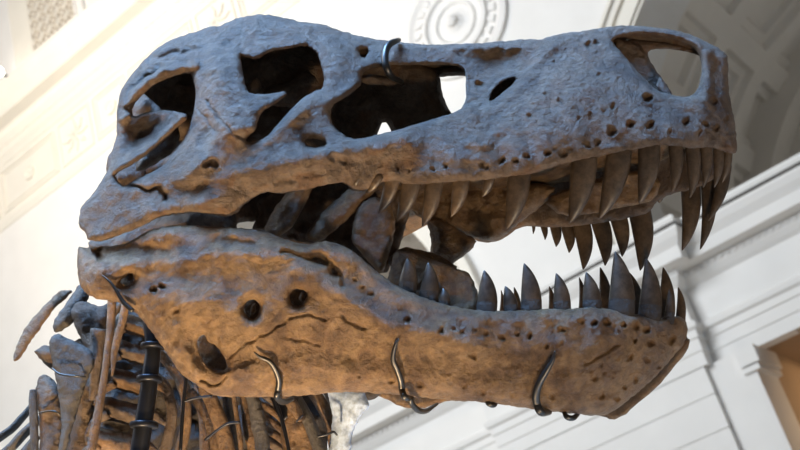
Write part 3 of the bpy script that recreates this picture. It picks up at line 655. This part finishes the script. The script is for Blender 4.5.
bm = bmesh.new(); sweep(bm, [(p[0], p[1]) for p in path], [(.30, 8.11), (.545, 8.11), (.545, 8.155), (.30, 8.155)]); bm_obj('gap_shade_strip', bm, M_GAP_SHADE)  # strip coloured dark to stand for shade between cornice and rail
bm = bmesh.new(); sweep(bm, path, [(.25, 8.155), (.54, 8.155), (.56, 8.21), (.54, 8.27), (.25, 8.27)]); bm_obj('trim_4', bm, M_WALL)
# small dentils under the cornice
bm = bmesh.new()
for x in np.arange(-16, 4, .12):
    yy = 15.95 if -8.7 < x < -4.98 else 16.25
    box(bm, x, x + .07, yy - .19, yy - .14, 7.55, 7.61)
bm_obj('trim_5', bm, M_WALL)
# banded piers with pilasters
bm = bmesh.new()
for a, b in ((-33.5, -29.9), (-21.1, -17.5), (-8.7, -5.06)):
    z = 0
    while z < 6.15:
        z1 = min(z + .52, 6.15); box(bm, a, b, 15.97, 17, z + .012, z1 - .012); box(bm, a + .02, b - .02, 15.99, 17, z1 - .02, min(z1 + .02, 6.15)); z = z1
bm_obj('wall_front', bm, M_WALL)
bm = bmesh.new()
for a in (-5.06, -17.5, -29.9, -9.36, -21.76):
    box(bm, a, a + .66, 16.08, 17, 0, 6.16); s0 = a + .48 if a in (-5.06, -17.5, -29.9) else a - .1; box(bm, s0, s0 + .26, 16.03, 17, 5.8, 5.88); box(bm, s0, s0 + .30, 16.0, 17, 5.9, 6.16)
bm_obj('trim_6', bm, M_WALL)
# bay interiors below: soffit, tan rear wall with a round ornament
bm = bmesh.new()
for a, b in ((-4.4, 9), (-17, -8.7), (-29.3, -21.1)):
    box(bm, a - .1, b + .1, 16.6, 20.5, 6.3, 6.5); box(bm, a - 5, b, 20.5, 20.8, 0, 6.5); box(bm, a - .35, a - .02, 16.9, 20.5, 0, 6.3)
    for x in np.arange(a + .7, b, 1.5): box(bm, x, x + .16, 16.3, 20.5, 6.12, 6.3)
    box(bm, a + .2, b, 19.0, 19.3, 5.9, 6.3)
bm_obj('wall_recess', bm, M_TAN)
bm = bmesh.new()
box(bm, -42, 10, 16.2, 22, 7.7, 8.0); bm_obj('ceiling', bm, M_WALL)
# ---- upper frieze, cornice and attic
bm = bmesh.new()
sweep(bm, [(-40, YW), (9, YW)], [(-.3, 16.7), (.03, 16.72), (.05, 16.76), (.10, 16.84), (.10, 16.9), (.02, 16.95), (.02, 18.42), (.06, 18.45), (.10, 18.55), (.16, 18.62), (.16, 18.78), (.28, 18.98), (.30, 19.1), (.34, 19.14), (.62, 19.2), (.64, 19.5), (.74, 19.62), (.82, 19.86), (.82, 19.92), (.25, 20.0), (.2, 20.12), (.1, 20.25), (.02, 20.3), (-.3, 20.3)])
bm_obj('trim_7', bm, M_TRIM)
bm = bmesh.new()
for x in np.arange(-30, -6, .22): box(bm, x, x + .14, YW - .20, YW - .14, 18.80, 18.94)
bm_obj('trim_8', bm, M_TRIM)
def frame_rect(bm, x0, x1, z0, z1, t, y0, y1):
    box(bm, x0, x1, y0, y1, z0, z0 + t); box(bm, x0, x1, y0, y1, z1 - t, z1); box(bm, x0, x0 + t, y0, y1, z0 + t, z1 - t); box(bm, x1 - t, x1, y0, y1, z0 + t, z1 - t)
def disc(bm, x, z, prof, y, n=40):
    rings = [[bm.verts.new((x + r * math.cos(t), y - o, z + r * math.sin(t))) for t in np.linspace(0, 2 * math.pi, n, endpoint=False)] for r, o in prof]
    for a, b in zip(rings[:-1], rings[1:]):
        for k in range(n): bm.faces.new((a[k], a[(k + 1) % n], b[(k + 1) % n], b[k]))
    bm.faces.new(rings[-1])
bm = bmesh.new()
x = -16.36; k = 0
xs = []
# panels to the left and right of the small square one
cur = -16.36
layout = [('s', 1.15), ('x', 1.1), ('l', 2.2)]
pos = -16.36
for i in range(5):
    for kind, wd in (('s', 1.3), ('l', 2.3), ('x', 1.25)):
        x0, x1 = pos, pos + wd - .12
        z0, z1 = 17.1, 18.3
        frame_rect(bm, x0, x1, z0, z1, .05, YW - .06, YW - .02)
        if kind in 'sl':
            frame_rect(bm, x0 + .12, x1 - .12, z0 + .12, z1 - .12, .03, YW - .05, YW - .02)
            disc(bm, (x0 + x1) / 2, (z0 + z1) / 2, [(.2, .02), (.2, .08), (.13, .08), (.12, .05), (.06, .05), (.05, .08)], YW)
        else:
            cx, cz = (x0 + x1) / 2, (z0 + z1) / 2
            for a in range(8):
                t = a * math.pi / 4; dx, dz = math.cos(t), math.sin(t)
                q = [(cx + dx * .05 - dz * .02, cz + dz * .05 + dx * .02), (cx + dx * .28 - dz * .07, cz + dz * .28 + dx * .07), (cx + dx * .46, cz + dz * .46), (cx + dx * .28 + dz * .07, cz + dz * .28 - dx * .07), (cx + dx * .05 + dz * .02, cz + dz * .05 - dx * .02)]
                prism_y(bm, q, YW - .07, YW - .02)
        pos += wd
pos = -16.36
for i in range(3):
    for kind, wd in (('x', 1.3), ('l', 2.3), ('s', 1.3)):
        x1, x0 = pos - .12, pos - wd
        z0, z1 = 17.1, 18.3
        frame_rect(bm, x0, x1, z0, z1, .05, YW - .06, YW - .02)
        if kind in 'sl':
            frame_rect(bm, x0 + .12, x1 - .12, z0 + .12, z1 - .12, .03, YW - .05, YW - .02)
            disc(bm, (x0 + x1) / 2, (z0 + z1) / 2, [(.2, .02), (.2, .08), (.13, .08), (.12, .05), (.06, .05), (.05, .08)], YW)
        else:
            cx, cz = (x0 + x1) / 2, (z0 + z1) / 2
            for a in range(8):
                t = a * math.pi / 4; dx, dz = math.cos(t), math.sin(t)
                q = [(cx + dx * .05 - dz * .02, cz + dz * .05 + dx * .02), (cx + dx * .28 - dz * .07, cz + dz * .28 + dx * .07), (cx + dx * .46, cz + dz * .46), (cx + dx * .28 + dz * .07, cz + dz * .28 - dx * .07), (cx + dx * .05 + dz * .02, cz + dz * .05 - dx * .02)]
                prism_y(bm, q, YW - .07, YW - .02)
        pos -= wd
bm_obj('trim_9', bm, M_TRIM)
# spandrel medallion
bm = bmesh.new()
for c in (-6.86,):
    disc(bm, c, 13.9, [(1.1, 0), (1.1, .09), (1.0, .11), (.90, .05), (.72, .04), (.70, .12), (.62, .13), (.58, .06), (.46, .03), (.44, .09), (.40, .09), (.36, .03), (.2, .06), (.12, .12), (.10, .2), (.04, .24)], YW, 64)
    for k in range(24):
        t = 2 * math.pi * k / 24; r0, r1 = .74, .88
        q = [(c + r0 * math.cos(t - .06), 13.9 + r0 * math.sin(t - .06)), (c + r1 * math.cos(t - .09), 13.9 + r1 * math.sin(t - .09)), (c + r1 * math.cos(t + .09), 13.9 + r1 * math.sin(t + .09)), (c + r0 * math.cos(t + .06), 13.9 + r0 * math.sin(t + .06))]
        prism_y(bm, q, YW - .1, YW - .03)
bm_obj('trim_10', bm, M_WALL, smooth=False)
# attic window with a starred lattice grille
bm = bmesh.new()
frame_rect(bm, -18.95, -16.0, 20.45, 25.5, .24, YW - .12, YW); frame_rect(bm, -18.72, -16.2, 20.68, 25.2, .07, YW - .17, YW - .1)
bm_obj('trim_11', bm, M_WALL)
bm = bmesh.new(); box(bm, -18.66, -16.25, YW - .09, YW - .075, 20.7, 25.2); wo = bm_obj('window_1', bm, M_GRILLE_BACK)
bm = bmesh.new()
gx0, gx1, gz0 = -17.95, -16.25, 20.72; cs = .34
def bar(bm, x0, z0, x1, z1, w, y0, y1):
    dx, dz = x1 - x0, z1 - z0; l = math.hypot(dx, dz); nx, nz = -dz / l * w, dx / l * w
    prism_y(bm, [(x0 + nx, z0 + nz), (x1 + nx, z1 + nz), (x1 - nx, z1 - nz), (x0 - nx, z0 - nz)], y0, y1)
for i in range(6):
    bar(bm, gx0 + i * cs, gz0, gx0 + i * cs, gz0 + 9 * cs, .022, YW - .14, YW - .09)
for j in range(13):
    bar(bm, gx0, gz0 + j * cs, gx1, gz0 + j * cs, .022, YW - .14, YW - .09)
for i in range(5):
    for j in range(12):
        a, b = gx0 + i * cs, gz0 + j * cs
        bar(bm, a, b, a + cs, b + cs, .017, YW - .138, YW - .09); bar(bm, a + cs, b, a, b + cs, .017, YW - .136, YW - .09)
box(bm, -18.66, gx0 - .02, YW - .15, YW - .09, 20.7, 25.2)
bm_obj('trim_12', bm, M_TRIM)
# ---- coffered vault behind the right arch and its end wall
def vault_mesh(name, c, RV, y0, y1, mat):
    bm = bmesh.new(); nt_, ny = 9, 3
    Tn = []; 
    th = []; off_t = []
    a0, a1 = -.15, math.pi + .15; step = (a1 - a0) / nt_
    for i in range(nt_):
        s0 = a0 + i * step
        th += [s0, s0 + step * .13, s0 + step * .16, s0 + step * .25, s0 + step * .28, s0 + step * .72, s0 + step * .75, s0 + step * .84, s0 + step * .87]; off_t += [0, 0, 1, 1, 2, 2, 1, 1, 0]
    th.append(a1); off_t.append(0)
    yy, off_y = [], []; sy = (y1 - y0) / ny
    for j in range(ny):
        s0 = y0 + j * sy
        yy += [s0, s0 + sy * .13, s0 + sy * .15, s0 + sy * .24, s0 + sy * .26, s0 + sy * .74, s0 + sy * .76, s0 + sy * .85, s0 + sy * .87]; off_y += [0, 0, 1, 1, 2, 2, 1, 1, 0]
    yy.append(y1); off_y.append(0)
    g = [[bm.verts.new((c - (RV + .14 * min(a, b)) * math.cos(t), y, AZ + (RV + .14 * min(a, b)) * math.sin(t))) for y, b in zip(yy, off_y)] for t, a in zip(th, off_t)]
    for i in range(len(th) - 1):
        for j in range(len(yy) - 1): bm.faces.new((g[i][j], g[i + 1][j], g[i + 1][j + 1], g[i][j + 1]))
    return bm_obj(name, bm, mat)
for i, c in enumerate(AX[:2]):
    vault_mesh('ceiling_vault' if i == 0 else 'ceiling_vault_%d' % i, c, RI + .12, YW + 1.25, 23, M_VAULT)
    bm = bmesh.new()
    R2 = 4.05; pts = [(c - R2, 8)] + [(c - R2 * math.cos(t), AZ + .2 + R2 * math.sin(t)) for t in np.linspace(0, math.pi, 41)] + [(c + R2, 8), (c + 5.3, 8), (c + 5.3, 15), (c - 5.3, 15), (c - 5.3, 8)]
    prism_y(bm, pts, 22.2, 23.2)
    pts = [(c - 3.6, 8)] + [(c - 3.6 * math.cos(t), AZ + .2 + 3.6 * math.sin(t)) for t in np.linspace(0, math.pi, 41)] + [(c + 3.6, 8), (c + 4.3, 8), (c + 4.3, 13.9), (c - 4.3, 13.9), (c - 4.3, 8)]
    prism_y(bm, pts, 23.0, 23.5)
    box(bm, c - 5.3, c + 5.3, 23.8, 24, 8, 15)
    bm_obj('wall_end' if i == 0 else 'wall_end_%d' % i, bm, M_VAULT)
# floor
bm = bmesh.new(); box(bm, -42, 14, -14, 22, -.2, 0); bm_obj('floor', bm, M_FLOOR)

# ------------------------------------------------------------------ the glowing lamp at the left edge
def W(px, py, y):
    d = np.array([px - 400, 225 - py, -F]); w = C2W @ d; w = w / w[1] * y; w[2] += CAMH; return Vector(w)
lp = W(-2, 72, 15.2)
lamp = empty('wall_lamp', Matrix.Translation(lp), 'glowing round white wall lamp at the far left beside the grille', 'lamp')
me = bpy.data.meshes.new('globe'); bm = bmesh.new(); bmesh.ops.create_uvsphere(bm, u_segments=24, v_segments=16, radius=.13); bm.to_mesh(me); bm.free()
M_GLOW, nt, b = new_mat('lamp_glow'); b.inputs['Emission Color'].default_value = (1, .93, .82, 1); b.inputs['Emission Strength'].default_value = 14
g = link('globe', me, M_GLOW, lamp); me.polygons.foreach_set('use_smooth', [True] * len(me.polygons))
v, f = tube_data([Vector((0, .1, -.02)), Vector((0, .8, -.02))], [.03, .03], 12); from_py('bracket', v, f, M_STEEL, lamp)

# ------------------------------------------------------------------ camera
cam = bpy.data.cameras.new('camera'); co = bpy.data.objects.new('camera', cam); COL.objects.link(co)
cam.sensor_width = 36; cam.lens = 36 * F / 800; cam.clip_end = 200
m = Matrix.Identity(4)
for i in range(3):
    for j in range(3): m[i][j] = C2W[i][j]
m[2][3] = CAMH
co.matrix_world = m
cam.dof.use_dof = True; cam.dof.focus_distance = 2.45; cam.dof.aperture_fstop = 5.6
SC.camera = co

# ------------------------------------------------------------------ light
wd = bpy.data.worlds.new('world'); SC.world = wd; wd.use_nodes = True
bg = wd.node_tree.nodes['Background']; bg.inputs[0].default_value = (.74, .86, 1.0, 1); bg.inputs[1].default_value = .07
def area(name, loc, target, size, power, col, sy=None, spread=None):
    l = bpy.data.lights.new(name, 'AREA'); l.energy = power; l.color = col; l.size = size
    if spread: l.spread = math.radians(spread)
    if sy: l.shape = 'RECTANGLE'; l.size_y = sy
    o = bpy.data.objects.new(name, l); COL.objects.link(o); o.location = loc
    o.rotation_euler = (Vector(target) - Vector(loc)).to_track_quat('-Z', 'Y').to_euler(); return o
def spot(name, loc, target, power, col, ang, blend=.5, size=.1):
    l = bpy.data.lights.new(name, 'SPOT'); l.energy = power; l.color = col; l.spot_size = math.radians(ang); l.spot_blend = blend; l.shadow_soft_size = size
    o = bpy.data.objects.new(name, l); COL.objects.link(o); o.location = loc
    o.rotation_euler = (Vector(target) - Vector(loc)).to_track_quat('-Z', 'Y').to_euler(); return o
skc = Vector(ow)
def camdir(x, y, z): return Vector(C2W @ np.array([x, y, z], float))
# skylight over the hall (upper left, behind the viewer), blue daylight
area('skylight', skc + camdir(-2.6, 6.6, -1.1), skc, 3.4, 255, (.28, .54, 1.0), spread=60)
# museum floodlights standing low in the hall, warm
spot('floodlight', (-1.8, .6, .3), skc + camdir(-.45, -.3, 0), 540, (1, .72, .40), 42, 1.0, .06)
spot('floodlight_right', (.3, .6, .3), skc + camdir(.2, -.1, 0), 150, (1, .74, .45), 60, .6, .12)
area('recess_fill', (-1.5, 18.2, 5.7), (-2.5, 19.5, 4), 1.2, 90, (1, .72, .45))  # unseen warm light added to brighten the dark bay interior
area('wall_wash', (-15, 8, 17), (-15.5, 16, 19), 4, 500, (1, .80, .56))
area('hall_light', (-11, -2, 15), (-9, 16, 11), 9, 3200, (.90, .95, 1.0))

vs_ = SC.view_settings; vs_.view_transform = 'Standard'; vs_.look = 'None'; vs_.gamma = 1; vs_.exposure = .28; vs_.use_curve_mapping = False
